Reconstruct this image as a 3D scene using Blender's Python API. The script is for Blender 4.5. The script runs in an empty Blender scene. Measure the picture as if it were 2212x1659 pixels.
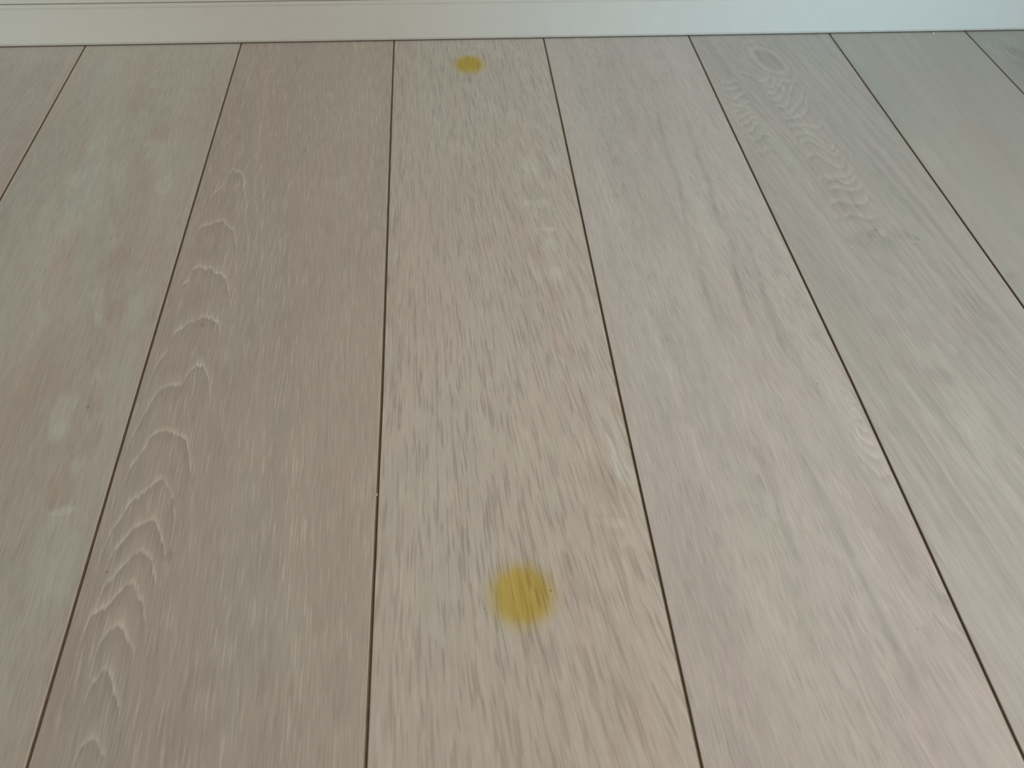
import bpy, bmesh, math, random
from mathutils import Matrix, Vector

scene = bpy.context.scene
COL = scene.collection

# ------------------------------------------------------------------ camera
cd = bpy.data.cameras.new('camera')
cam = bpy.data.objects.new('camera', cd)
COL.objects.link(cam)
cam.matrix_world = Matrix((
    (0.996583, 0.047956, -0.067248, 0.0),
    (-0.079435, 0.779572, -0.621255, -0.93562),
    (0.022632, 0.624474, 0.780718, 0.46405),
    (0, 0, 0, 1)))
cd.sensor_fit = 'HORIZONTAL'
cd.sensor_width = 36.0
cd.lens = 1595.56 / 2212 * 36.0
cd.clip_start = 0.01
cd.dof.use_dof = True
cd.dof.focus_distance = 0.62
cd.dof.aperture_fstop = 9.5
scene.camera = cam

# ------------------------------------------------------------------ light
world = bpy.data.worlds.new('room_ambient')
scene.world = world
world.use_nodes = True
bg = world.node_tree.nodes['Background']
bg.inputs['Color'].default_value = (0.80, 0.97, 1.0, 1)
bg.inputs['Strength'].default_value = 0.165


def area_light(name, loc, target, sx, sy, power, color, spread=math.pi):
    ld = bpy.data.lights.new(name, 'AREA')
    ld.shape = 'RECTANGLE'
    ld.size, ld.size_y = sx, sy
    ld.energy = power
    ld.color = color
    ld.spread = spread
    o = bpy.data.objects.new(name, ld)
    COL.objects.link(o)
    o.location = loc
    d = Vector(target) - Vector(loc)
    o.rotation_euler = d.to_track_quat('-Z', 'Y').to_euler()
    return o


# daylight from a window behind the camera at right, plus three added fill beams
area_light('window_light_right', (1.5, -2.1, 1.5), (0.40, -0.50, 0), 0.5, 0.7, 23.0, (1.0, 0.84, 0.76))
area_light('near_floor_fill', (1.5, -2.1, 1.5), (0.30, -0.70, 0), 0.5, 0.7, 1.45, (1.0, 1.0, 0.97), math.radians(40))  # narrow fill added to lift the near right floor, no window of its own
area_light('baseboard_fill_right', (1.0, -2.6, 0.55), (0.55, 0.0, 0.02), 0.35, 0.6, 1.2, (0.28, 0.66, 1.0), math.radians(30))  # low unseen beam added to brighten and cool the right end of the baseboard
area_light('baseboard_fill_left', (-1.6, -1.8, 0.5), (-0.62, 0.0, 0.02), 0.35, 0.6, 0.37, (0.66, 0.86, 1.0), math.radians(24))  # weak low beam added to cool the left end of the baseboard

vs = scene.view_settings
vs.view_transform = 'Standard'
vs.look = 'None'
vs.exposure = 0.09
vs.gamma = 1.0
vs.use_curve_mapping = False
scene.cycles.max_bounces = 6
scene.cycles.diffuse_bounces = 3

# wood figure in floor metres: grain arches, pale or dark grain lines, soft patches
VEINS={
 2:[
  [(-0.2398,-0.314),(-0.2359,-0.3035),(-0.2303,-0.2873),(-0.227,-0.2705),(-0.2239,-0.2663),(-0.2212,-0.2701),(-0.2139,-0.2768),(-0.211,-0.2882),(-0.209,-0.2994),(-0.2053,-0.3171),(-0.2017,-0.3395)],
  [(-0.2454,-0.3803),(-0.2442,-0.3659),(-0.2405,-0.3563),(-0.2338,-0.3542),(-0.2283,-0.3495),(-0.2221,-0.3486),(-0.216,-0.3576),(-0.2103,-0.364),(-0.2056,-0.3824),(-0.2022,-0.4024)],
  [(-0.2444,-0.4643),(-0.2436,-0.4468),(-0.243,-0.4352),(-0.2383,-0.429),(-0.2376,-0.417),(-0.2291,-0.4147),(-0.2231,-0.415),(-0.2186,-0.4203),(-0.213,-0.4228),(-0.2076,-0.4286),(-0.2037,-0.4396),(-0.2001,-0.4535)],
  [(-0.2453,-0.5296),(-0.2407,-0.5136),(-0.2393,-0.4969),(-0.2351,-0.4905),(-0.2296,-0.483),(-0.2233,-0.4795),(-0.2166,-0.4779),(-0.2091,-0.4813),(-0.2042,-0.4855),(-0.2008,-0.5001)],
  [(-0.2496,-0.6118),(-0.2466,-0.5907),(-0.2435,-0.5743),(-0.2397,-0.5597),(-0.2352,-0.5533),(-0.2279,-0.5512),(-0.2217,-0.5499),(-0.2189,-0.5406),(-0.2163,-0.5337),(-0.2119,-0.5322),(-0.2068,-0.5352),(-0.2026,-0.5442),(-0.2001,-0.5546),(-0.197,-0.5715)],
  [(-0.2439,-0.631),(-0.2394,-0.6169),(-0.237,-0.6118),(-0.2347,-0.603),(-0.2323,-0.597),(-0.2277,-0.5958),(-0.2214,-0.5962),(-0.2157,-0.6004),(-0.2119,-0.6006),(-0.2079,-0.6055),(-0.2051,-0.6139),(-0.2025,-0.6229),(-0.1995,-0.6346)],
  [(-0.2451,-0.6847),(-0.2417,-0.6716),(-0.2397,-0.6659),(-0.2374,-0.6588),(-0.2345,-0.6543),(-0.2308,-0.6505),(-0.2273,-0.6452),(-0.2235,-0.6413),(-0.2194,-0.6388),(-0.2151,-0.6426),(-0.2107,-0.6497),(-0.2075,-0.6567),(-0.2058,-0.6642),(-0.2035,-0.6729)],
  [(-0.2402,-0.6997),(-0.2364,-0.689),(-0.2319,-0.6825),(-0.2304,-0.6768),(-0.2264,-0.6746),(-0.2225,-0.6722),(-0.2203,-0.6717),(-0.2169,-0.672),(-0.2131,-0.6767),(-0.2102,-0.6827),(-0.2065,-0.6923),(-0.2034,-0.7047)],
  [(-0.2394,-0.722),(-0.2357,-0.7137),(-0.2319,-0.7075),(-0.2281,-0.7006),(-0.2258,-0.6965),(-0.2213,-0.695),(-0.2174,-0.6977),(-0.2128,-0.701),(-0.2099,-0.7084),(-0.2061,-0.7209)],
  [(-0.2426,-0.7421),(-0.2378,-0.7348),(-0.2321,-0.7308),(-0.2294,-0.7248),(-0.2268,-0.7204),(-0.2244,-0.7171),(-0.2202,-0.7191),(-0.2155,-0.7257),(-0.2117,-0.7311),(-0.2091,-0.739),(-0.2064,-0.75)],
  [(-0.2318,-0.7597),(-0.2304,-0.7536),(-0.2289,-0.7495),(-0.2269,-0.7453),(-0.2229,-0.7451),(-0.2188,-0.7491),(-0.2158,-0.7536),(-0.2125,-0.759),(-0.2093,-0.7715)],
  [(-0.2302,-0.7827),(-0.2277,-0.7776),(-0.2263,-0.7717),(-0.2252,-0.7703),(-0.2216,-0.7746),(-0.2181,-0.7807),(-0.2131,-0.7912),(-0.2097,-0.8031)],
  [(-0.2271,-0.8188),(-0.2249,-0.8133),(-0.223,-0.8116),(-0.2205,-0.8122),(-0.2169,-0.8156),(-0.2141,-0.8194),(-0.2117,-0.8252)],
 ],
 5:[
  [(0.3567,-0.0781),(0.3576,-0.0943),(0.3633,-0.0965),(0.3715,-0.1047),(0.3764,-0.1166),(0.3836,-0.1168),(0.3905,-0.1113),(0.3963,-0.0957)],
  [(0.3316,-0.1168),(0.3404,-0.119),(0.3496,-0.1155)],
  [(0.3327,-0.132),(0.3383,-0.1341),(0.348,-0.1289)],
  [(0.3268,-0.1467),(0.3354,-0.1562),(0.3424,-0.1492),(0.3525,-0.1422)],
  [(0.3295,-0.1668),(0.3364,-0.1707),(0.3508,-0.1623),(0.3533,-0.1642)],
  [(0.3291,-0.1827),(0.3384,-0.1779),(0.3522,-0.1713)],
  [(0.3278,-0.1983),(0.3389,-0.1901),(0.3492,-0.1818),(0.3511,-0.1854)],
  [(0.3298,-0.2085),(0.3389,-0.2039),(0.3477,-0.194),(0.353,-0.1959)],
  [(0.3323,-0.2204),(0.338,-0.2206),(0.3442,-0.2092),(0.3519,-0.2061)],
  [(0.3329,-0.2384),(0.3413,-0.2355),(0.3494,-0.2277),(0.3541,-0.2312)],
  [(0.3321,-0.2605),(0.3386,-0.2608),(0.3469,-0.2549),(0.3534,-0.2584)],
  [(0.3818,-0.1264),(0.3888,-0.1305),(0.4003,-0.1136)],
  [(0.3782,-0.1451),(0.3869,-0.1436),(0.3982,-0.127),(0.408,-0.1159)],
  [(0.3779,-0.1561),(0.3868,-0.1601),(0.3953,-0.1495),(0.4146,-0.1181)],
  [(0.3819,-0.1726),(0.3909,-0.1729),(0.4077,-0.1425),(0.4223,-0.1203)],
  [(0.3838,-0.192),(0.3933,-0.1872),(0.4048,-0.1735),(0.4171,-0.1577),(0.4259,-0.1376)],
  [(0.3824,-0.1998),(0.3974,-0.1961),(0.4132,-0.1845),(0.4259,-0.1544)],
  [(0.3826,-0.2142),(0.3986,-0.2132),(0.4174,-0.2183),(0.4241,-0.2075)],
  [(0.3844,-0.2325),(0.3984,-0.2282),(0.4061,-0.2368),(0.4132,-0.2548),(0.4181,-0.2598),(0.4239,-0.2489)],
  [(0.3858,-0.2488),(0.396,-0.2412),(0.404,-0.2512),(0.4129,-0.2689),(0.4188,-0.2707),(0.4226,-0.2631)],
  [(0.3849,-0.2738),(0.3962,-0.2682),(0.4047,-0.2839),(0.4143,-0.2934),(0.419,-0.2906),(0.425,-0.2757)],
  [(0.3846,-0.3137),(0.3955,-0.3084),(0.4081,-0.309),(0.4181,-0.3066),(0.4245,-0.2995)],
  [(0.3884,-0.3182),(0.4011,-0.313),(0.411,-0.3207),(0.4197,-0.3168),(0.4237,-0.3112)],
  [(0.3902,-0.3282),(0.3996,-0.3273),(0.4086,-0.3319),(0.4206,-0.3311),(0.4274,-0.3229)],
  [(0.381,-0.354),(0.395,-0.3493),(0.4039,-0.3538),(0.4117,-0.3542),(0.4211,-0.3506),(0.4262,-0.3398)],
  [(0.3786,-0.3751),(0.3875,-0.3742),(0.3975,-0.3708),(0.405,-0.3738),(0.412,-0.3781),(0.422,-0.3747)],
 ],
 4:[
  [(0.3075,-0.5989),(0.3098,-0.602),(0.3121,-0.6005)],
  [(0.3072,-0.6089),(0.3096,-0.6107),(0.3111,-0.6096)],
  [(0.3066,-0.6159),(0.3092,-0.6181),(0.3115,-0.6166)],
  [(0.3058,-0.6251),(0.3082,-0.6277),(0.3099,-0.631),(0.312,-0.6291)],
  [(0.3039,-0.6353),(0.3073,-0.6402),(0.3103,-0.6427),(0.3129,-0.6421)],
  [(0.2977,-0.6286),(0.3008,-0.6398),(0.3025,-0.6491),(0.3065,-0.6524),(0.3095,-0.6548),(0.3123,-0.6535)],
  [(0.2955,-0.6501),(0.3012,-0.6625),(0.3063,-0.6708),(0.3067,-0.6737),(0.3103,-0.6696),(0.3134,-0.6684)],
  [(0.3027,-0.7518),(0.3052,-0.7579),(0.3081,-0.761),(0.3125,-0.7605)],
  [(0.2982,-0.7735),(0.3015,-0.7788),(0.3046,-0.782),(0.3075,-0.7867),(0.3103,-0.7894)],
 ],
}
LINES={
 2:[
  [(-0.2057,-0.2176),(-0.2022,-0.2572),(-0.1973,-0.3068),(-0.1922,-0.3361),(-0.1863,-0.3834),(-0.1843,-0.4124)],
  [(-0.1976,-0.25),(-0.1921,-0.2864),(-0.1869,-0.3207),(-0.1828,-0.3716),(-0.1797,-0.3897),(-0.1778,-0.4105)],
  [(-0.2066,-0.313),(-0.2029,-0.3394),(-0.196,-0.3685),(-0.192,-0.3948),(-0.1902,-0.4232)],
  [(-0.1911,-0.4151),(-0.191,-0.4317),(-0.1879,-0.4583),(-0.1849,-0.4837),(-0.1787,-0.5219)],
  [(-0.2037,-0.3962),(-0.1989,-0.4202),(-0.1947,-0.4579),(-0.1912,-0.4882),(-0.1876,-0.5122)],
  [(-0.1869,-0.5563),(-0.1844,-0.5739),(-0.1827,-0.5948),(-0.1783,-0.6104)],
  [(-0.1999,-0.633),(-0.1939,-0.6556),(-0.1914,-0.6691),(-0.1886,-0.6935),(-0.1857,-0.7148)],
  [(-0.1941,-0.7221),(-0.1904,-0.7403),(-0.1862,-0.7541),(-0.1839,-0.7642)],
  [(-0.2354,-0.0251),(-0.2343,-0.0845),(-0.2342,-0.1514),(-0.2365,-0.209),(-0.2414,-0.2336)],
  [(-0.2135,-0.0796),(-0.208,-0.1611),(-0.2052,-0.2104),(-0.2018,-0.2563)],
 ],
 4:[
  [(0.2391,-0.1629),(0.2375,-0.1942),(0.2357,-0.2258),(0.2336,-0.262),(0.2342,-0.2965),(0.2323,-0.3248),(0.2299,-0.3545),(0.2278,-0.3853)],
  [(0.2227,-0.4275),(0.2233,-0.4648),(0.2228,-0.5053),(0.2259,-0.5326)],
  [(0.2714,-0.1731),(0.2686,-0.2107),(0.2662,-0.2527),(0.2655,-0.2862),(0.2653,-0.3123),(0.2627,-0.3468),(0.2604,-0.382)],
  [(0.2613,-0.4031),(0.2571,-0.4483),(0.254,-0.4901),(0.2552,-0.529),(0.2555,-0.5601)],
  [(0.2785,-0.3938),(0.2779,-0.4369),(0.2744,-0.4855),(0.2729,-0.5247),(0.271,-0.556)],
  [(0.253,-0.6123),(0.2535,-0.6554),(0.2566,-0.6872),(0.2609,-0.731),(0.2622,-0.7609),(0.2647,-0.7858),(0.267,-0.8092),(0.2681,-0.8338)],
  [(0.2128,-0.6231),(0.2198,-0.649),(0.2225,-0.6694),(0.2205,-0.7034),(0.2263,-0.7551)],
 ],
 3:[
  [(0.0209,-0.1538),(0.0247,-0.1968),(0.0312,-0.2326),(0.0342,-0.2604),(0.0395,-0.2755),(0.046,-0.2975),(0.0514,-0.3186),(0.061,-0.346),(0.0668,-0.3744)],
  [(0.0625,-0.3402),(0.0652,-0.3663),(0.0673,-0.3972),(0.0761,-0.4212),(0.0804,-0.4528),(0.0844,-0.4712),(0.0878,-0.4931)],
 ],
 5:[
  [(0.3419,-0.5864),(0.3492,-0.6173),(0.3551,-0.6487),(0.3572,-0.6727),(0.357,-0.7002)],
  [(0.3595,-0.5715),(0.3648,-0.5973),(0.3702,-0.6228),(0.3732,-0.6597)],
  [(0.3242,-0.5827),(0.3237,-0.6108),(0.3237,-0.6326),(0.3241,-0.6543),(0.3246,-0.6778)],
  [(0.33,-0.6338),(0.3296,-0.6523),(0.3289,-0.6709),(0.3295,-0.6984)],
  [(0.3454,-0.648),(0.3459,-0.6734),(0.346,-0.6967)],
  [(0.3931,-0.6152),(0.3893,-0.6486),(0.3882,-0.6696),(0.3885,-0.682)],
  [(0.3321,-0.5734),(0.333,-0.6064),(0.3339,-0.6341)],
  [(0.3602,-0.6064),(0.3617,-0.6295),(0.3633,-0.6469)],
 ],
}
PATCHES={
 0:[
  (-0.4889,-0.076,0.03,0.06,0,-0.03,0.1),
  (-0.4511,-0.2257,0.02,0.06,0,-0.02,0.5),
  (-0.4689,-0.0557,0.012,0.08,0,-0.03,0.0),
 ],
 1:[
  (-0.3051,-0.5727,0.01,0.022,0,0.09,-0.4),
  (-0.3039,-0.5923,0.008,0.01,0,0.07,-0.3),
  (-0.2838,-0.6603,0.009,0.004,0.9,0.1,-0.4),
  (-0.2817,-0.6205,0.006,0.012,0,0.08,-0.3),
  (-0.309,-0.4579,0.008,0.02,-0.3,0.07,-0.2),
  (-0.3224,-0.3656,0.006,0.03,-0.2,0.06,-0.2),
  (-0.315,-0.2236,0.012,0.025,-0.2,0.07,-0.4),
  (-0.2896,-0.289,0.012,0.02,0,0.07,-0.4),
  (-0.3133,-0.1978,0.014,0.02,0,-0.02,0.6),
  (-0.308,-0.3987,0.014,0.02,0,-0.03,0.5),
  (-0.2939,-0.4643,0.012,0.02,0,-0.03,0.6),
  (-0.3557,-0.3961,0.01,0.05,0,-0.03,0.6),
  (-0.3388,-0.5526,0.02,0.09,0,-0.02,0.6),
  (-0.2795,-0.6043,0.012,0.02,0,-0.04,0.5),
  (-0.2866,-0.5649,0.008,0.02,-0.1,-0.05,0.6),
  (-0.2896,-0.4968,0.008,0.015,0,0.03,0.3),
  (-0.2881,-0.6434,0.012,0.02,0,-0.04,0.5),
  (-0.2846,-0.6867,0.012,0.03,0,0.05,-0.3),
  (-0.2936,-0.6961,0.02,0.03,0,-0.05,0),
  (-0.2695,-0.7076,0.012,0.03,0,0.05,-0.4),
  (-0.3503,-0.1316,0.02,0.03,0,-0.02,0.4),
  (-0.2763,-0.1443,0.02,0.07,0,-0.01,0.4),
  (-0.3675,-0.2041,0.02,0.07,0,0.03,-0.3),
  (-0.3609,-0.3005,0.03,0.06,0,0.02,-0.4),
  (-0.3771,-0.4312,0.05,0.17,0,0.09,-0.1),
  (-0.2756,-0.4598,0.01,0.03,0,0.04,-0.3),
  (-0.2768,-0.4004,0.01,0.04,0,-0.02,0.4),
  (-0.3047,-0.4747,0.006,0.012,-0.5,0.08,-0.3),
  (-0.264,-0.4771,0.01,0.004,0,-0.06,0.1),
  (-0.2889,-0.5693,0.0016,0.0016,0,-0.2,0.3),
  (-0.2659,-0.784,0.02,0.06,0,-0.03,0.3),
  (-0.291,-0.5415,0.006,0.02,-0.4,0.07,-0.2),
 ],
 2:[
  (-0.1544,-0.2352,0.0012,0.0012,0,-0.55,0),
  (-0.217,-0.4863,0.0022,0.0024,0,-0.13,0.3),
  (-0.2014,-0.7001,0.0028,0.0042,0.1,-0.13,-0.2),
  (-0.2395,-0.7084,0.001,0.001,0,-0.3,0.6),
  (-0.2336,-0.1556,0.012,0.06,0,-0.04,0.2),
  (-0.1839,-0.3795,0.01,0.12,0,-0.02,-0.1),
  (-0.1712,-0.477,0.006,0.06,0,-0.02,-0.4),
  (-0.1526,-0.4318,0.012,0.1,0,-0.02,-0.1),
  (-0.1067,-0.2158,0.03,0.2,0,0.03,0.1),
  (-0.1865,-0.5757,0.008,0.06,0,-0.03,0),
  (-0.1074,-0.5896,0.03,0.15,0,0.03,0.2),
  (-0.2238,-0.8026,0.02,0.04,0,-0.05,-0.3),
  (-0.2509,-0.7716,0.012,0.03,0,-0.03,0.3),
  (-0.2303,-0.451,0.01,0.02,0,-0.02,0.2),
  (-0.1395,-0.7199,0.03,0.1,0,-0.02,-0.1),
  (-0.1252,-0.6225,0.008,0.05,0,0.04,0),
  (-0.1415,-0.8236,0.05,0.06,0,-0.02,0.2),
  (-0.0947,-0.7542,0.02,0.1,0,-0.02,0.1),
 ],
 3:[
  (0.0794,-0.2792,0.011,0.018,0,0.075,-0.5),
  (0.0963,-0.2677,0.006,0.022,0.05,-0.06,-0.3),
  (0.1072,-0.2723,0.003,0.02,0,0.05,-0.4),
  (0.0852,-0.3188,0.013,0.018,0,-0.045,-0.1),
  (0.0833,-0.3374,0.015,0.008,0,0.07,-0.5),
  (0.0903,-0.3595,0.01,0.02,0,-0.03,-0.1),
  (0.0915,-0.3771,0.008,0.004,-0.8,0.11,-0.4),
  (0.1029,-0.3494,0.003,0.025,0,0.05,-0.5),
  (0.0924,-0.4008,0.008,0.01,0,0.08,-0.5),
  (0.0819,-0.352,0.006,0.008,0,0.05,-0.3),
  (0.066,-0.2946,0.004,0.02,0.1,0.06,0),
  (0.0701,-0.3294,0.004,0.016,0.1,0.06,0),
  (0.064,-0.3722,0.007,0.05,-0.12,-0.03,0.8),
  (0.0779,-0.4132,0.008,0.03,-0.12,-0.04,0.8),
  (0.0846,-0.4689,0.009,0.03,-0.1,-0.03,0.7),
  (0.0841,-0.5242,0.008,0.02,-0.1,-0.03,0.6),
  (0.0419,-0.2568,0.005,0.03,-0.12,-0.03,0.6),
  (0.0146,-0.3191,0.012,0.05,-0.1,-0.01,0.5),
  (0.0245,-0.3972,0.012,0.03,-0.1,-0.01,0.5),
  (0.0901,-0.4391,0.008,0.012,0,0.05,-0.4),
  (0.0873,-0.4974,0.006,0.02,0,0.04,-0.3),
  (0.105,-0.4399,0.004,0.03,-0.1,-0.05,0.2),
  (0.1117,-0.621,0.009,0.035,-0.12,0.05,-0.4),
  (0.111,-0.6461,0.006,0.02,0,0.07,-0.3),
  (0.1148,-0.6544,0.01,0.012,-0.4,0.06,-0.3),
  (0.102,-0.6373,0.006,0.04,-0.15,-0.05,0.4),
  (0.1004,-0.6691,0.016,0.03,-0.12,-0.04,0.5),
  (0.1027,-0.6954,0.01,0.006,-0.7,0.08,-0.2),
  (0.098,-0.7041,0.012,0.008,-0.5,-0.04,0),
  (0.1067,-0.71,0.012,0.005,-0.7,0.06,0),
  (0.0377,-0.2431,0.001,0.001,0,-0.3,0),
  (0.0319,-0.2505,0.0008,0.0008,0,-0.35,0),
  (0.0517,-0.7416,0.0008,0.0008,0,-0.45,0),
  (0.0073,-0.7505,0.0007,0.0007,0,-0.3,0),
  (0.0108,-0.3998,0.0022,0.0022,0,-0.09,0.2),
  (-0.0365,-0.4382,0.03,0.14,0,0.0,0.4),
  (-0.0014,-0.618,0.05,0.1,0,0.02,-0.1),
  (-0.0065,-0.2203,0.03,0.08,0,0.0,-0.2),
  (0.0685,-0.7535,0.012,0.05,-0.05,0.0,0.5),
  (0.0685,-0.7311,0.004,0.02,-0.05,-0.06,0.6),
  (0.0359,-0.7782,0.004,0.012,0,-0.05,0.6),
  (0.0173,-0.8305,0.08,0.06,0,-0.02,0.3),
  (0.0926,-0.8361,0.02,0.07,0,-0.02,0.4),
  (-0.05,-0.7998,0.02,0.1,0,0.0,0.1),
  (0.0704,-0.1779,0.01,0.02,0,0.04,-0.4),
  (0.0768,-0.1638,0.006,0.01,0,-0.05,-0.2),
  (0.0427,-0.1575,0.012,0.03,0,0.03,-0.4),
 ],
 4:[
  (0.1547,-0.2003,0.016,0.05,0,0.03,-0.4),
  (0.1397,-0.2697,0.02,0.06,0,0.02,0.3),
  (0.1485,-0.3407,0.03,0.06,0,0.03,0.1),
  (0.2484,-0.2317,0.008,0.08,-0.1,0.055,-0.6),
  (0.2458,-0.3305,0.009,0.06,-0.1,0.05,-0.6),
  (0.2458,-0.3886,0.012,0.04,-0.1,0.04,-0.5),
  (0.2949,-0.2337,0.016,0.09,0,-0.03,-0.1),
  (0.2923,-0.158,0.014,0.06,0,-0.03,0),
  (0.1752,-0.3148,0.0035,0.009,0,-0.09,-0.3),
  (0.1659,-0.3266,0.004,0.006,0,-0.08,-0.3),
  (0.1563,-0.3389,0.003,0.005,0,-0.06,-0.3),
  (0.188,-0.3262,0.002,0.005,0,-0.06,-0.3),
  (0.1989,-0.2573,0.004,0.006,0,-0.06,-0.2),
  (0.1753,-0.2714,0.004,0.014,0,-0.07,-0.3),
  (0.2132,-0.2648,0.004,0.01,0,-0.05,-0.3),
  (0.1624,-0.3717,0.003,0.006,0,-0.06,-0.2),
  (0.2017,-0.285,0.005,0.008,0,-0.05,-0.2),
  (0.1749,-0.2372,0.004,0.014,0,-0.05,-0.2),
  (0.1668,-0.2136,0.003,0.006,0,-0.06,-0.2),
  (0.2035,-0.193,0.012,0.03,0,-0.04,0),
  (0.2278,-0.2307,0.004,0.012,0,-0.04,-0.2),
  (0.1636,-0.4493,0.03,0.05,0,0.01,-0.7),
  (0.1519,-0.43,0.016,0.012,0,0.02,0.3),
  (0.2015,-0.4813,0.012,0.08,-0.08,0.04,-0.5),
  (0.2473,-0.4839,0.02,0.08,0,0.0,0.5),
  (0.1767,-0.519,0.005,0.04,-0.08,-0.05,0.3),
  (0.2269,-0.5055,0.01,0.03,-0.08,-0.03,-0.5),
  (0.2187,-0.5215,0.012,0.014,0,-0.02,-0.4),
  (0.2457,-0.5338,0.02,0.02,0,0.02,-0.5),
  (0.2057,-0.6356,0.008,0.012,0,0.0,1.0),
  (0.2233,-0.6493,0.007,0.028,-0.1,-0.03,1.0),
  (0.22,-0.617,0.006,0.01,-0.1,-0.02,0.7),
  (0.3005,-0.7232,0.014,0.03,-0.2,-0.02,0.9),
  (0.2899,-0.7081,0.01,0.03,-0.2,-0.01,0.5),
  (0.3067,-0.671,0.008,0.05,-0.2,-0.03,-0.2),
  (0.2885,-0.5814,0.0009,0.0009,0,-0.4,0),
  (0.2848,-0.7836,0.0009,0.0009,0,-0.25,0),
  (0.1527,-0.5589,0.02,0.08,0,0.03,-0.4),
  (0.2679,-0.5659,0.02,0.1,0,-0.02,-0.1),
  (0.2716,-0.5904,0.02,0.04,0,0.02,0.2),
  (0.2053,-0.7096,0.02,0.06,0,0.03,-0.3),
  (0.2005,-0.8044,0.02,0.08,-0.15,0.03,-0.4),
  (0.1557,-0.8281,0.06,0.1,0,0.0,0.5),
  (0.3032,-0.809,0.01,0.04,-0.2,0.03,0.8),
  (0.2658,-0.8388,0.03,0.06,0,-0.02,0.5),
  (0.158,-0.7985,0.008,0.02,0,-0.03,0.6),
  (0.2405,-0.7929,0.01,0.04,0,-0.03,0.4),
 ],
 5:[
  (0.3818,-0.0798,0.009,0.026,0.1,-0.07,-0.2),
  (0.374,-0.0761,0.004,0.006,0,0.05,-0.3),
  (0.3441,-0.106,0.008,0.02,0,-0.03,-0.4),
  (0.3459,-0.236,0.008,0.02,-0.1,-0.07,-0.5),
  (0.3121,-0.1882,0.01,0.1,-0.1,0.0,-0.3),
  (0.3359,-0.0518,0.018,0.05,0,-0.02,0.5),
  (0.372,-0.0295,0.02,0.02,0,-0.03,0.2),
  (0.4026,-0.2203,0.016,0.03,-0.1,0.02,0.0),
  (0.3945,-0.4047,0.013,0.013,0,-0.08,-0.3),
  (0.3865,-0.4111,0.009,0.007,0,-0.05,-0.3),
  (0.4067,-0.3998,0.006,0.007,0.4,-0.12,-0.2),
  (0.4169,-0.4073,0.013,0.015,0,-0.065,-0.4),
  (0.434,-0.4034,0.011,0.012,-0.3,-0.08,-0.4),
  (0.4212,-0.417,0.015,0.009,0,-0.06,-0.4),
  (0.4437,-0.4059,0.006,0.006,0,-0.09,-0.2),
  (0.4484,-0.4103,0.0022,0.004,0,-0.16,0.2),
  (0.4417,-0.4181,0.003,0.002,0,-0.12,0.2),
  (0.416,-0.3955,0.006,0.0018,0.0,-0.12,0.2),
  (0.4174,-0.399,0.004,0.007,0,0.2,-0.5),
  (0.4446,-0.4115,0.006,0.006,0,0.02,-0.3),
  (0.3901,-0.3892,0.014,0.012,0,0.05,-0.3),
  (0.3977,-0.4466,0.006,0.014,-0.5,-0.05,-0.4),
  (0.4026,-0.4564,0.008,0.006,-0.5,-0.03,-0.2),
  (0.4171,-0.454,0.005,0.014,-0.2,0.05,-0.4),
  (0.3892,-0.4619,0.012,0.02,0,0.03,-0.1),
  (0.3943,-0.4923,0.009,0.014,0,-0.035,-0.4),
  (0.3975,-0.5098,0.008,0.01,0,0.05,-0.2),
  (0.4142,-0.4964,0.007,0.01,0,0.05,0),
  (0.3743,-0.5197,0.02,0.015,0,-0.02,0.6),
  (0.4025,-0.5323,0.02,0.012,0,-0.02,0.4),
  (0.4102,-0.5355,0.002,0.006,-0.4,0.12,0),
  (0.4164,-0.5518,0.0045,0.006,0,0.07,-0.1),
  (0.3969,-0.5585,0.018,0.016,0,0.05,-0.2),
  (0.4199,-0.5701,0.009,0.022,-0.2,-0.06,-0.3),
  (0.3938,-0.5785,0.014,0.01,-0.3,-0.05,0.2),
  (0.4106,-0.5894,0.006,0.03,-0.25,0.07,-0.4),
  (0.3804,-0.5727,0.02,0.02,0,-0.01,0.6),
  (0.4052,-0.6128,0.01,0.02,-0.25,0.06,-0.4),
  (0.396,-0.6392,0.009,0.03,-0.25,0.07,-0.4),
  (0.3866,-0.6802,0.008,0.04,-0.25,0.06,-0.3),
  (0.4423,-0.5236,0.02,0.02,0,0.0,0.7),
  (0.4635,-0.4843,0.012,0.05,-0.2,-0.05,0.5),
  (0.4651,-0.525,0.012,0.06,-0.2,-0.06,-0.1),
  (0.4627,-0.3413,0.014,0.06,-0.1,-0.05,-0.2),
  (0.3872,-0.3452,0.01,0.04,-0.3,-0.02,0.7),
  (0.3462,-0.3939,0.01,0.06,-0.3,0.0,0.5),
  (0.3647,-0.2632,0.014,0.03,-0.2,-0.02,-0.5),
  (0.3836,-0.4671,0.001,0.001,0,-0.3,0),
  (0.3535,-0.682,0.02,0.05,0,0.0,0.3),
  (0.3574,-0.7444,0.05,0.12,0,0.07,0.1),
  (0.3155,-0.8266,0.05,0.12,0,0.06,0.1),
  (0.4312,-0.0553,0.02,0.04,0,-0.02,0.1),
  (0.4613,-0.0906,0.012,0.09,-0.05,0.02,-0.2),
 ],
 6:[
  (0.5164,-0.1467,0.012,0.1,0,-0.02,-0.5),
  (0.5294,-0.1974,0.01,0.1,0,-0.03,-0.3),
  (0.5193,-0.2704,0.01,0.03,0,0.05,-0.4),
  (0.5964,-0.2099,0.012,0.08,0,-0.02,0.5),
  (0.5213,-0.0585,0.012,0.03,0,0.03,0),
  (0.5468,-0.245,0.012,0.06,0,0.03,-0.2),
  (0.5164,-0.4639,0.008,0.004,0.5,-0.07,0.1),
  (0.5166,-0.472,0.012,0.008,0,-0.03,0.4),
  (0.5734,-0.29,0.02,0.06,0,-0.01,0.4),
  (0.5137,-0.3282,0.03,0.06,0,0.02,0.1),
 ],
 7:[
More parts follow.
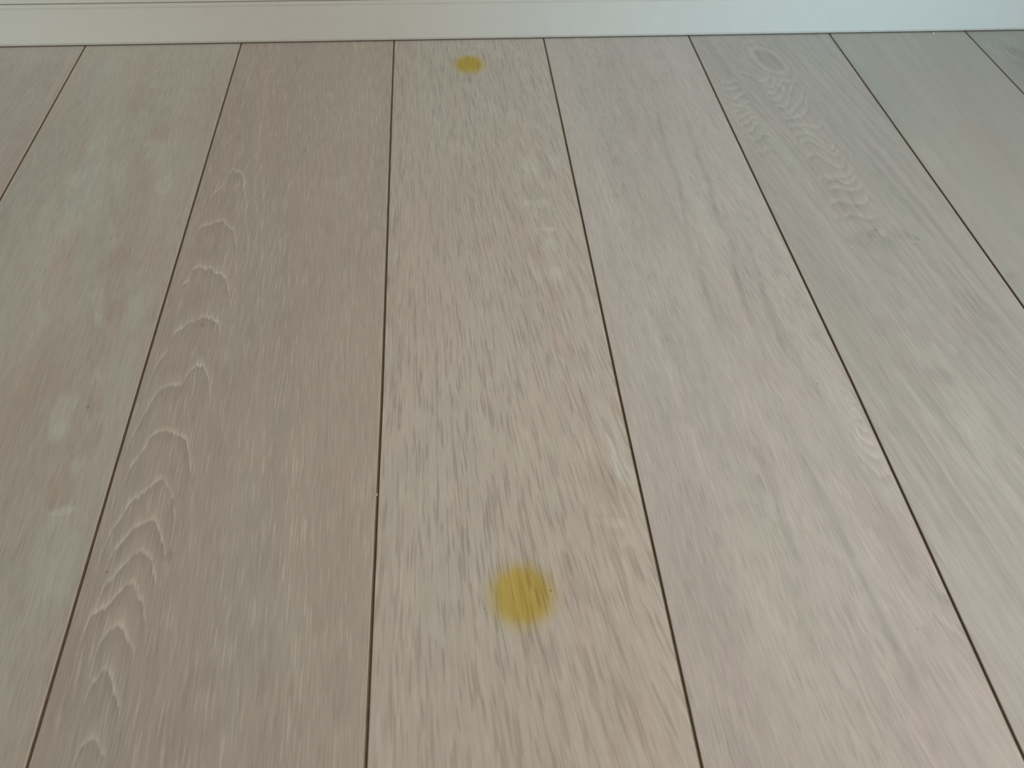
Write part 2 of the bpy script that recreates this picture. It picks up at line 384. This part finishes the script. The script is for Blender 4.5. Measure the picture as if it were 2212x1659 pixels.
  (0.7378,-0.0603,0.012,0.018,-0.3,-0.13,-0.2),
  (0.7443,-0.0238,0.01,0.01,0,0.05,-0.4),
  (0.7127,-0.0228,0.02,0.02,0,0.01,-0.5),
  (0.7286,-0.0835,0.012,0.01,0,-0.08,0),
  (0.71,-0.0533,0.006,0.02,0,0.03,-0.3),
 ],
}


# ------------------------------------------------------------------ helpers
def srgb(r, g, b):
    def f(c):
        c /= 255.0
        return c / 12.92 if c <= 0.04045 else ((c + 0.055) / 1.055) ** 2.4
    return (f(r), f(g), f(b), 1.0)


def link(name, mesh, mats=(), parent=None, **props):
    o = bpy.data.objects.new(name, mesh)
    COL.objects.link(o)
    for m in mats:
        mesh.materials.append(m)
    if parent is not None:
        o.parent = parent
    for k, v in props.items():
        o[k] = v
    return o


def extrude_profile(name, prof, x0, x1, smooth=False):
    """closed (y, z) outline extruded along x"""
    bm = bmesh.new()
    a = [bm.verts.new((x0, y, z)) for y, z in prof]
    b = [bm.verts.new((x1, y, z)) for y, z in prof]
    n = len(prof)
    for i in range(n):
        bm.faces.new((a[i], a[(i + 1) % n], b[(i + 1) % n], b[i]))
    bm.faces.new(a[::-1])
    bm.faces.new(b)
    bmesh.ops.recalc_face_normals(bm, faces=bm.faces)
    me = bpy.data.meshes.new(name)
    bm.to_mesh(me)
    bm.free()
    return me


class NT:
    """small wrapper to write shader maths compactly"""

    def __init__(self, name):
        self.mat = bpy.data.materials.new(name)
        self.mat.use_nodes = True
        self.t = self.mat.node_tree
        self.t.nodes.clear()

    def n(self, kind):
        return self.t.nodes.new(kind)

    def put(self, sock, v):
        if isinstance(v, bpy.types.NodeSocket):
            self.t.links.new(v, sock)
        else:
            sock.default_value = v

    def m(self, op, a, b=0.0, c=None, clamp=False):
        nd = self.n('ShaderNodeMath')
        nd.operation = op
        nd.use_clamp = clamp
        self.put(nd.inputs[0], a)
        self.put(nd.inputs[1], b)
        if c is not None:
            self.put(nd.inputs[2], c)
        return nd.outputs[0]

    def add(self, a, b): return self.m('ADD', a, b)
    def sub(self, a, b): return self.m('SUBTRACT', a, b)
    def mul(self, a, b): return self.m('MULTIPLY', a, b)
    def mad(self, a, b, c): return self.m('MULTIPLY_ADD', a, b, c)

    def xyz(self, x, y, z=0.0):
        nd = self.n('ShaderNodeCombineXYZ')
        self.put(nd.inputs[0], x)
        self.put(nd.inputs[1], y)
        self.put(nd.inputs[2], z)
        return nd.outputs[0]

    def noise(self, x, y, z, detail=2.0, rough=0.5):
        nd = self.n('ShaderNodeTexNoise')
        self.put(nd.inputs['Vector'], self.xyz(x, y, z))
        nd.inputs['Scale'].default_value = 1.0
        nd.inputs['Detail'].default_value = detail
        nd.inputs['Roughness'].default_value = rough
        return nd.outputs[0]

    def ramp(self, v, a, b, lo=0.0, hi=1.0, smooth=True):
        nd = self.n('ShaderNodeMapRange')
        nd.interpolation_type = 'SMOOTHSTEP' if smooth else 'LINEAR'
        self.put(nd.inputs['Value'], v)
        nd.inputs['From Min'].default_value = a
        nd.inputs['From Max'].default_value = b
        nd.inputs['To Min'].default_value = lo
        nd.inputs['To Max'].default_value = hi
        return nd.outputs[0]

    def curve(self, v, pts, handle='AUTO_CLAMPED'):
        nd = self.n('ShaderNodeFloatCurve')
        self.put(nd.inputs['Value'], v)
        c = nd.mapping.curves[0]
        while len(c.points) > 2:
            c.points.remove(c.points[1])
        c.points[0].location = pts[0]
        c.points[1].location = pts[-1]
        for p in pts[1:-1]:
            c.points.new(*p)
        for p in c.points:
            p.handle_type = handle
        nd.mapping.update()
        return nd.outputs[0]

    def color_mix(self, f, a, b):
        nd = self.n('ShaderNodeMix')
        nd.data_type = 'RGBA'
        self.put(nd.inputs[0], f)
        self.put(nd.inputs[6], a)
        self.put(nd.inputs[7], b)
        return nd.outputs[2]

    def scale_color(self, col, f):
        nd = self.n('ShaderNodeVectorMath')
        nd.operation = 'SCALE'
        self.put(nd.inputs[0], tuple(col[:3]) if isinstance(col, tuple) else col)
        self.put(nd.inputs['Scale'], f)
        return nd.outputs[0]

    def principled(self, col, rough, spec=0.4):
        p = self.n('ShaderNodeBsdfPrincipled')
        self.put(p.inputs['Base Color'], col)
        self.put(p.inputs['Roughness'], rough)
        self.put(p.inputs['Specular IOR Level'], spec)
        o = self.n('ShaderNodeOutputMaterial')
        self.t.links.new(p.outputs[0], o.inputs[0])
        return p


Y0, YS = -1.2, 1.4                      # plank length range used by the grain curves


def vein_points(pts, xl, w):
    """grain line given as (x, y) points -> curve points over the plank width"""
    i = max(range(len(pts)), key=lambda k: pts[k][1])
    if pts[i][1] - pts[0][1] < 0.004 or pts[i][1] - pts[-1][1] < 0.004:
        seq = sorted(pts)
    else:
        seq = [pts[i]]
        for p in pts[i + 1:]:
            seq.append((max(p[0], seq[-1][0] + 0.0009), p[1]))
        for p in reversed(pts[:i]):
            seq.insert(0, (min(p[0], seq[0][0] - 0.0009), p[1]))
    out = [(0.0, 0.0)]
    uv = [((x - xl) / w, (y - Y0) / YS) for x, y in seq]
    a, b = uv[0], uv[-1]
    if a[0] > 0.03:
        out += [(a[0] - 0.028, 0.0), (a[0] - 0.018, max(a[1] - 0.06, 0))]
    last = out[-1][0]
    for u, v in uv:
        if u > last + 0.003:
            out.append((u, v))
            last = u
    if b[0] < 0.97:
        out += [(last + 0.010, max(b[1] - 0.06, 0)), (last + 0.02, 0.0)]
    out = [p for p in out if 0 <= p[0] < 0.999]
    out.append((1.0, 0.0))
    return out


def wood(k, xl, w, grey, pink, seed, tilt=(0, 0), fine=0.09, dark=0.08, light=0.06, band=0.05, band2=0.05,
         blotch=0.03, pinkvar=0.45, pbias=0.0, vein_prof=None, vein_gain=1.0, jag=0.0075, spots=0.0, warp=0.010,
         tickx=850, ticky=50, line_dL=0.07, line_w=0.0014, ring=None, clump=(0.3, 1.25), lt=(0.51, 0.67), dk=(0.50, 0.66), flow=(180, 6)):
    t = NT('limed_oak')
    tc = t.n('ShaderNodeTexCoord')
    sp = t.n('ShaderNodeSeparateXYZ')
    t.t.links.new(tc.outputs['Object'], sp.inputs[0])
    x = t.add(sp.outputs[0], xl)
    y = sp.outputs[1]
    u = t.mul(sp.outputs[0], 1.0 / w)
    v = t.mad(y, 1.0 / YS, -Y0 / YS)
    # grain flow
    wv = t.sub(t.noise(t.mul(x, 9), t.mul(y, 3.2), seed, 2), 0.5)
    til = t.mad(u, -tilt[1], -tilt[0])
    gx = t.add(t.mad(y, til, x), t.mul(wv, warp))
    # fine fibres, pores, bands, blotches
    f1 = t.sub(t.noise(t.mul(gx, 680), t.mul(y, 40), seed + 1.3, 3, 0.65), 0.5)
    d1 = t.ramp(t.noise(t.mul(gx, tickx), t.mul(y, ticky), seed + 2.7, 1), *dk)
    l1 = t.ramp(t.noise(t.mul(gx, tickx * 0.9), t.mul(y, ticky * 0.85), seed + 7.1, 1), *lt)
    b1 = t.sub(t.noise(t.mul(gx, 55), t.mul(y, 1.8), seed + 4.4, 2, 0.55), 0.5)
    b2 = t.sub(t.noise(t.mul(gx, flow[0]), t.mul(y, flow[1]), seed + 4.9, 2, 0.6), 0.5)
    mid = t.noise(t.mul(gx, 26), t.mul(y, 4), seed + 9.2, 2)
    dens = t.ramp(mid, 0.34, 0.62, *clump)
    dens2 = t.ramp(mid, 0.38, 0.66, clump[1], clump[0])
    bl = t.sub(t.noise(t.mul(gx, 34), t.mul(y, 10), seed + 5.9, 3, 0.6), 0.5)
    pk = t.sub(t.noise(t.mul(gx, 38), t.mul(y, 4.5), seed + 6.6, 3, 0.6), 0.5)
    rag = t.mad(t.sub(t.noise(t.mul(gx, 120), t.mul(y, 30), seed + 12.0, 3, 0.6), 0.5), 2.4, t.mul(f1, 1.2))
    L = t.mul(f1, fine * 4.4)
    L = t.mad(t.mul(d1, dens), -dark, L)
    L = t.mad(t.mul(l1, dens2), light, L)
    L = t.mad(b1, band * 4, L)
    L = t.mad(b2, band2 * 4, L)
    L = t.mad(bl, blotch * 4, L)
    P = t.mad(pk, pinkvar * 4.2, 0.5 + pbias)
    P = t.mad(d1, 0.25, P)
    P = t.mad(b2, 0.6, P)
    if spots:
        s = t.ramp(t.noise(t.mul(gx, 170), t.mul(y, 46), seed + 3.1, 2), 0.53, 0.62)
        s = t.mul(s, t.ramp(mid, 0.42, 0.56))
        L = t.mad(s, -spots, L)
        P = t.mad(s, -0.35, P)
    comb = t.sub(t.noise(t.mul(gx, 300), t.mul(y, 9), seed + 11.0, 2, 0.6), 0.5)
    # drawn figure: arches and waves
    if k in VEINS:
        vy = t.mad(comb, jag, v)
        uu = t.mad(rag, 0.006, u)
        tot = None
        for pts in VEINS[k]:
            c = t.curve(uu, vein_points(pts, xl, w))
            dd = t.mad(t.sub(vy, c), YS * 10.0, 0.5)      # +-50 mm around the line
            pr = t.curve(dd, vein_prof)
            tot = pr if tot is None else t.add(tot, pr)
        tot = t.sub(tot, 0.5 * len(VEINS[k]))
        br = t.ramp(rag, -0.4, 0.35, 0.6, 1.25)
        L = t.mad(t.mul(tot, br), vein_gain, L)
        P = t.mad(tot, -vein_gain * 0.9, P)
    if ring:
        (cx, cy), ra, rb, sh, prof = ring
        qx = t.mul(t.sub(t.mad(y, -sh, x), cx - sh * cy), 1.0 / ra)
        qy = t.mul(t.sub(y, cy), 1.0 / rb)
        r = t.m('SQRT', t.mad(qx, qx, t.mul(qy, qy)))
        r = t.mul(t.add(t.mad(wv, 0.9, r), t.mul(rag, 0.10)), 1 / 3.0)
        L = t.mad(t.sub(t.curve(r, prof), 0.5), vein_gain, L)
    if k in LINES:
        xx = t.mad(rag, 0.0012, x)
        md = t.ramp(rag, -0.3, 0.25, 0.25 if line_dL > 0 else 0.65, 1.15)
        tot = None
        for pts in LINES[k]:
            pts = sorted(pts, key=lambda p: p[1])
            g = [((py - Y0) / YS, (px - xl) / w) for px, py in pts]
            g = [(0.0, g[0][1])] + g + [(1.0, g[-1][1])]
            c = t.curve(v, [(a, min(max(b, 0), 1)) for a, b in g])
            a, b = g[1][0], g[-2][0]
            wn = t.curve(v, [(0, 0), (a - 0.002, 0), (a + 0.018, 1), (b - 0.018, 1), (b + 0.002, 0), (1, 0)], 'VECTOR')
            dx = t.m('ABSOLUTE', t.sub(xx, t.mad(c, w, xl)))
            ln = t.mul(t.ramp(dx, line_w * 0.2, line_w * 1.6, 1.0, 0.0), wn)
            tot = ln if tot is None else t.add(tot, ln)
        L = t.mad(t.mul(tot, md), line_dL, L)
        if line_dL < 0:
            P = t.mad(tot, -0.3, P)
    if k in PATCHES:
        vecs = {}
        for cx, cy, rx, ry, rot, dL, dP in PATCHES[k]:
            dot = max(rx, ry) < 0.003
            if rot not in vecs:
                vecs[rot] = t.xyz(t.mad(y, -rot, x) if rot else x, y, 0.0)
            sc = t.n('ShaderNodeVectorMath')
            sc.operation = 'MULTIPLY_ADD'
            t.t.links.new(vecs[rot], sc.inputs[0])
            sc.inputs[1].default_value = (1 / rx, 1 / ry, 0)
            sc.inputs[2].default_value = (-(cx - rot * cy) / rx, -cy / ry, 0)
            ln = t.n('ShaderNodeVectorMath')
            ln.operation = 'LENGTH'
            t.t.links.new(sc.outputs[0], ln.inputs[0])
            r = ln.outputs['Value']
            big = max(rx, ry) > 0.035
            f = t.ramp(r if dot else t.add(r, rag), 0.35 if big else 0.6, 1.35 if big else 1.1, 1.0, 0.0)
            if dL:
                L = t.mad(f, dL, L)
            if dP:
                P = t.mad(f, dP * 0.8, P)
    P = t.m('ADD', P, 0.0, clamp=True)
    col = t.color_mix(P, grey, pink)
    col = t.scale_color(col, t.add(L, 1.0))
    t.principled(col, t.ramp(f1, -0.3, 0.3, 0.50, 0.60, False), 0.30)
    return t.mat


def plain(name, col, rough, spec=0.4, mott=0.0, sc=20.0):
    t = NT(name)
    if mott:
        tc = t.n('ShaderNodeTexCoord')
        nz = t.n('ShaderNodeTexNoise')
        t.t.links.new(tc.outputs['Object'], nz.inputs['Vector'])
        nz.inputs['Scale'].default_value = sc
        nz.inputs['Detail'].default_value = 4
        f = t.ramp(nz.outputs[0], 0.3, 0.7, 1 - mott, 1 + mott)
        c = t.scale_color(col, f)
    else:
        c = col
    t.principled(c, rough, spec)
    return t.mat


# ------------------------------------------------------------------ setting: wall, baseboard, floor
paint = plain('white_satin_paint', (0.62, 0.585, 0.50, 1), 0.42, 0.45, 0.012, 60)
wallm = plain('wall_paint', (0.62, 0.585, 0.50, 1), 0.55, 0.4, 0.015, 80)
sealm = plain('sealant', (0.50, 0.455, 0.38, 1), 0.5, 0.4, 0.03, 120)
subm = plain('brown_core_board', srgb(122, 104, 80), 0.8, 0.2, 0.12, 260)

wall = link('wall_back', extrude_profile('wall_back', [(0.0012, 0.0507), (0.0020, 0.0503), (0.0135, 0.0503), (0.0135, -0.02), (0.12, -0.02), (0.12, 2.5), (0.0012, 2.5)], -2.2, 2.4),
            [wallm], kind='structure', label='white painted wall above the baseboard')
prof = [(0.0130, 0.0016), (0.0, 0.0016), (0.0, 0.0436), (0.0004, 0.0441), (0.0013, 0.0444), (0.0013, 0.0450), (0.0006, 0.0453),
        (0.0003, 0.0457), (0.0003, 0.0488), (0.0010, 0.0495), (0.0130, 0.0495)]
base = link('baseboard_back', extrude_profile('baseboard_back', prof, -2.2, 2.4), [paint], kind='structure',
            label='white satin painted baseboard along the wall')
link('sealant_bead', extrude_profile('sealant_bead', [(0.0005, 0.0012), (-0.0006, 0.0012), (-0.0011, 0.0018), (-0.0010, 0.0029), (-0.0003, 0.0036), (0.0005, 0.0037)], -2.2, 2.4),
     [sealm], base, label='thin dull sealant bead along the foot of the baseboard')

# floor: brown underlay that shows in the joints + one object per plank
YF, YN = -0.0002, -1.9
floor = link('floor', extrude_profile('floor', [(0.10, -0.0013), (YN, -0.0013), (YN, -0.02), (0.10, -0.02)], -1.78, 2.03),
             [subm], kind='structure', label='pale limed oak plank floor with dark joints')

W = 0.19
X0 = -0.4444
JOINTS = {
    1: [(0, -.2556), (-.209, -.2556), (-.562, -.2551), (-.8245, -.2539)],
    2: [(0, -.0655), (-.2176, -.0651), (-.5743, -.0638), (-.8387, -.0652)],
    3: [(0, .1257), (-.2262, .1257), (-.586, .1247), (-.8531, .1259)],
    4: [(0, .3164), (-.2347, .3163), (-.598, .3176), (-.8622, .3148)],
    5: [(0, .5064), (-.2432, .5061), (-.5068, .5056)],
    6: [(0, .6944), (-.1569, .6937)],
    0: [(0, -.4444), (-.1575, -.4438), (-.3052, -.4432)],
}


def joint_x(j, y):
    pts = JOINTS.get(j)
    if not pts:
        return X0 + j * W
    if y >= pts[0][0]:
        return pts[0][1]
    for (ya, xa), (yb, xb) in zip(pts, pts[1:]):
        if yb <= y <= ya:
            f = (y - ya) / (yb - ya)
            return xa + f * (xb - xa)
    return pts[-1][1]


ST = [YF, -0.15, -0.22, -0.35, -0.5, -0.58, -0.72, -0.85, -1.2, YN]
GAP = 0.00095          # half a joint at the top edge
BEV = 0.00045


def plank_mesh(j, xl):
    """plank between joint j and j + 1: eased long edges, brown core on the sides"""
    bm = bmesh.new()
    rows = []
    for y in ST:
        a, b = joint_x(j, y) - xl, joint_x(j + 1, y) - xl
        sec = [(a + GAP, -0.004), (a + GAP, -BEV), (a + GAP + BEV, 0.0),
               (b - GAP - BEV, 0.0), (b - GAP, -BEV), (b - GAP, -0.004)]
        rows.append([bm.verts.new((x, y, z)) for x, z in sec])
    for r0, r1 in zip(rows, rows[1:]):
        for i in range(5):
            f = bm.faces.new((r0[i], r0[i + 1], r1[i + 1], r1[i]))
            f.material_index = 1 if i in (0, 4) else 0
    for r, rev in ((rows[0], True), (rows[-1], False)):
        f = bm.faces.new(r[::-1] if rev else r)
        f.material_index = 1
    bmesh.ops.recalc_face_normals(bm, faces=bm.faces)
    me = bpy.data.meshes.new('plank')
    bm.to_mesh(me)
    bm.free()
    return me


ARCH = [(0, .5), (.25, .5), (.38, .49), (.45, .472), (.485, .465), (.494, .52), (.502, .61), (.522, .60), (.545, .545), (.60, .515), (.70, .5), (1, .5)]
WAVE = [(0, .5), (.38, .5), (.43, .475), (.47, .455), (.49, .49), (.505, .55), (.525, .555), (.56, .525), (.61, .5), (1, .5)]
RING = [(0, .455), (.20, .445), (.28, .48), (.325, .56), (.37, .515), (.42, .48), (.475, .525), (.53, .495), (.57, .49), (.63, .512), (.70, .5), (1, .5)]
G = 1.62         # albedo gain: what the paint-out colours below are scaled by


def alb(r, g, b, gain=1.0):
    c = srgb(r, g, b)
    return (c[0] * G * gain, c[1] * G * gain, c[2] * G * gain, 1)


#            grey tone            pink tone            settings
SPEC = {
    -1: dict(grey=alb(146, 142, 131), pink=alb(150, 140, 128), seed=3.1),
    0: dict(grey=alb(147, 143, 132), pink=alb(150, 139, 128), seed=11.2, tilt=(0.02, 0)),
    1: dict(grey=alb(149, 147, 135), pink=alb(149, 138, 126), seed=22.4, tilt=(-0.07, 0.03), dark=.08, light=.05, band=.035, band2=.035, pinkvar=.4, pbias=-.12, tickx=760),
    2: dict(grey=alb(146, 141, 129), pink=alb(144, 132, 121), seed=33.7, tilt=(-0.03, 0), fine=.09, dark=.06, light=.20, lt=(.55, .68), clump=(.6, 1.15), band=.025, band2=.035,
            vein_prof=ARCH, vein_gain=2.3, tickx=950, ticky=42, pinkvar=.3, line_dL=.13),
    3: dict(grey=alb(152, 148, 135), pink=alb(153, 142, 129), seed=44.9, warp=.006, tilt=(0.01, -0.12), fine=.10, dark=.20, dk=(.52, .645), light=.05, band=.02, band2=.03,
            tickx=980, ticky=33, pinkvar=.2, pbias=.0, line_w=.0024, line_dL=-.05, clump=(.75, 1.1)),
    4: dict(grey=alb(157, 154, 144), pink=alb(157, 150, 142), seed=55.3, tilt=(-0.03, -0.07), fine=.09, dark=.10, light=.06, band=.045, band2=.06, flow=(110, 1.8), spots=.055,
            vein_prof=WAVE, vein_gain=1.6, jag=.001, line_w=.0030, line_dL=-.14, pinkvar=.2),
    5: dict(grey=alb(150, 149, 140), pink=alb(151, 145, 138), seed=66.1, tilt=(-0.17, 0.05), fine=.08, dark=.06, light=.08, band=.05, band2=.12, flow=(130, 2.4), line_dL=.085, line_w=.0024, pinkvar=.24, pbias=-.04,
            vein_prof=WAVE, vein_gain=1.9, jag=.0016, warp=.016, ring=((0.4035, -0.066), .019, .036, -.15, RING)),
    6: dict(grey=alb(143, 146, 138), pink=alb(146, 143, 136), seed=77.6, tilt=(0.02, 0), fine=.045, dark=.03, light=.03, band=.05, band2=.05, flow=(90, 1.5), blotch=.02),
    7: dict(grey=alb(140, 144, 138), pink=alb(143, 141, 135), seed=88.8, tilt=(-0.05, 0), fine=.08),
    8: dict(grey=alb(146, 144, 134), pink=alb(148, 140, 130), seed=99.5),
}
LABELS = {
    1: 'greyish oak plank with pinkish streaks and small whitish swirls',
    2: 'pinkish oak plank with nested pale arches of grain',
    3: 'beige finely pored oak plank that carries both yellow stains',
    4: 'palest oak plank with faint olive blotches and streaks',
    5: 'grey oak plank with a swirling ringed figure and a brown knot mark',
    6: 'smooth cool grey oak plank',
}
TUNE = {0: (1.15, 1.16, 1.17), 1: (1.15, 1.16, 1.17), 2: (1.09, 1.10, 1.11), 3: (1.10, 1.115, 1.155), 4: (.98, .965, .97),
        5: (.92, .905, .885), 6: (.97, .92, .87), 7: (.91, .87, .83)}
for k, g in TUNE.items():
    for c in ('grey', 'pink'):
        SPEC[k][c] = tuple(a * b for a, b in zip(SPEC[k][c], g)) + (1.0,)
spare = []
for k in [-1, 8, 0, 1, 2, 3, 4, 5, 6, 7, -2, -3, -4, 9, 10, 11]:
    xl = X0 + (k - 1) * W
    if k in SPEC:
        m = wood(k, xl, W, **SPEC[k])
        if k in (-1, 8):
            spare.append(m)
    else:
        m = spare[k % 2]
    o = link('plank', plank_mesh(k - 1, xl), [m, subm], floor)
    o.location = (xl, 0, 0)
    if k in LABELS:
        o['label'] = LABELS[k]


# ------------------------------------------------------------------ things on the floor
def stain(loc, rx, ry, seed, tint, halo, core, label):
    """thin dye film soaked into the plank: tints what lies under it, so the grain shows through"""
    t = NT('yellow_dye')
    tc = t.n('ShaderNodeTexCoord')
    sp = t.n('ShaderNodeSeparateXYZ')
    t.t.links.new(tc.outputs['Object'], sp.inputs[0])
    x, y = sp.outputs[0], sp.outputs[1]
    comb = t.sub(t.noise(t.mad(y, 70, t.mul(x, 700)), t.mul(y, 22), seed, 3, 0.6), 0.5)
    lob = t.sub(t.noise(t.mul(x, 55), t.mul(y, 55), seed + 4, 2), 0.5)
    a = t.mul(x, 1.0 / rx)
    b = t.mad(comb, 0.30, t.mul(y, 1.0 / ry))
    r = t.m('SQRT', t.add(t.mul(a, a), t.mul(b, b)))
    r = t.add(r, t.mul(lob, 0.20))
    r = t.add(r, t.mul(comb, 0.16))
    f = t.curve(r, [(0, 1), (core - 0.16, 0.98), (core - 0.03, 0.82), (core + 0.08, 0.50), (core + 0.18, 0.30), (0.90, 0.13), (0.985, 0.0), (1, 0)])
    strength = t.mul(f, t.ramp(comb, -0.3, 0.3, 1.06, 0.92))
    h = t.ramp(f, 0.15, 0.7, 1.0, 0.0)
    col = t.color_mix(h, tint, halo)
    col = t.color_mix(strength, (1, 1, 1, 1), col)
    tr = t.n('ShaderNodeBsdfTransparent')
    t.t.links.new(col, tr.inputs[0])
    o = t.n('ShaderNodeOutputMaterial')
    t.t.links.new(tr.outputs[0], o.inputs[0])
    rnd = random.Random(int(seed * 10))
    ph = [rnd.uniform(0, 6.28) for _ in range(4)]
    bm = bmesh.new()
    N = 48
    c = bm.verts.new((0, 0, 0.0004))
    rings = []
    for q in (0.5, 0.85, 1.0):
        ring = []
        for i in range(N):
            an = i / N * 2 * math.pi
            wv = 1 + (0.03 * math.sin(2 * an + ph[0]) + 0.02 * math.sin(5 * an + ph[1]) + 0.015 * math.sin(9 * an + ph[2])) * q
            ring.append(bm.verts.new((rx * q * wv * math.cos(an), ry * q * wv * math.sin(an), 0.0004 * (1 - q * q) + 0.0001)))
        rings.append(ring)
    for i in range(N):
        bm.faces.new((c, rings[0][i], rings[0][(i + 1) % N]))
        for r0, r1 in zip(rings, rings[1:]):
            bm.faces.new((r0[i], r1[i], r1[(i + 1) % N], r0[(i + 1) % N]))
    me = bpy.data.meshes.new('yellow_stain')
    bm.to_mesh(me)
    bm.free()
    ob = link('yellow_stain', me, [t.mat], None, label=label, category='stain', group='yellow stains on the floor planks')
    ob.location = loc
    return ob


stain((0.0325, -0.7435, 0.0), 0.0285, 0.0295, 5.0, (0.965, 0.875, 0.49, 1), (0.955, 0.875, 0.55, 1), 0.60,
      'large round yellow stain on the beige plank in the foreground')
stain((0.0272, -0.0625, 0.0), 0.0245, 0.030, 17.0, (0.97, 0.895, 0.48, 1), (0.97, 0.90, 0.58, 1), 0.59,
      'small yellow stain on the beige plank close to the baseboard')


def crumb(name, loc, size, seed, col, label, cat):
    rnd = random.Random(seed)
    bm = bmesh.new()
    bmesh.ops.create_icosphere(bm, subdivisions=2, radius=1.0)
    for v in bm.verts:
        j = rnd.uniform(0.72, 1.12)
        v.co = Vector((v.co.x * size[0], v.co.y * size[1], v.co.z * size[2])) * j
    zmin = min(v.co.z for v in bm.verts)
    for v in bm.verts:
        v.co.z -= zmin
    me = bpy.data.meshes.new(name)
    bm.to_mesh(me)
    bm.free()
    o = link(name, me, [plain(name + '_chalk', col, 0.8, 0.3, 0.08, 900)], None, label=label, category=cat)
    o.location = loc
    return o


crumb('white_crumb', (0.6470, -0.0062, 0.0), (0.0017, 0.0014, 0.0010), 4, (0.80, 0.79, 0.75, 1),
      'tiny white crumb lying on the floor close to the baseboard at the right', 'crumb')
crumb('pale_flake', (-0.0647, -0.6612, -0.0013), (0.0006, 0.0012, 0.0010), 9, (0.72, 0.66, 0.56, 1),
      'tiny pale flake caught in the dark joint beside the beige stained plank', 'crumb')
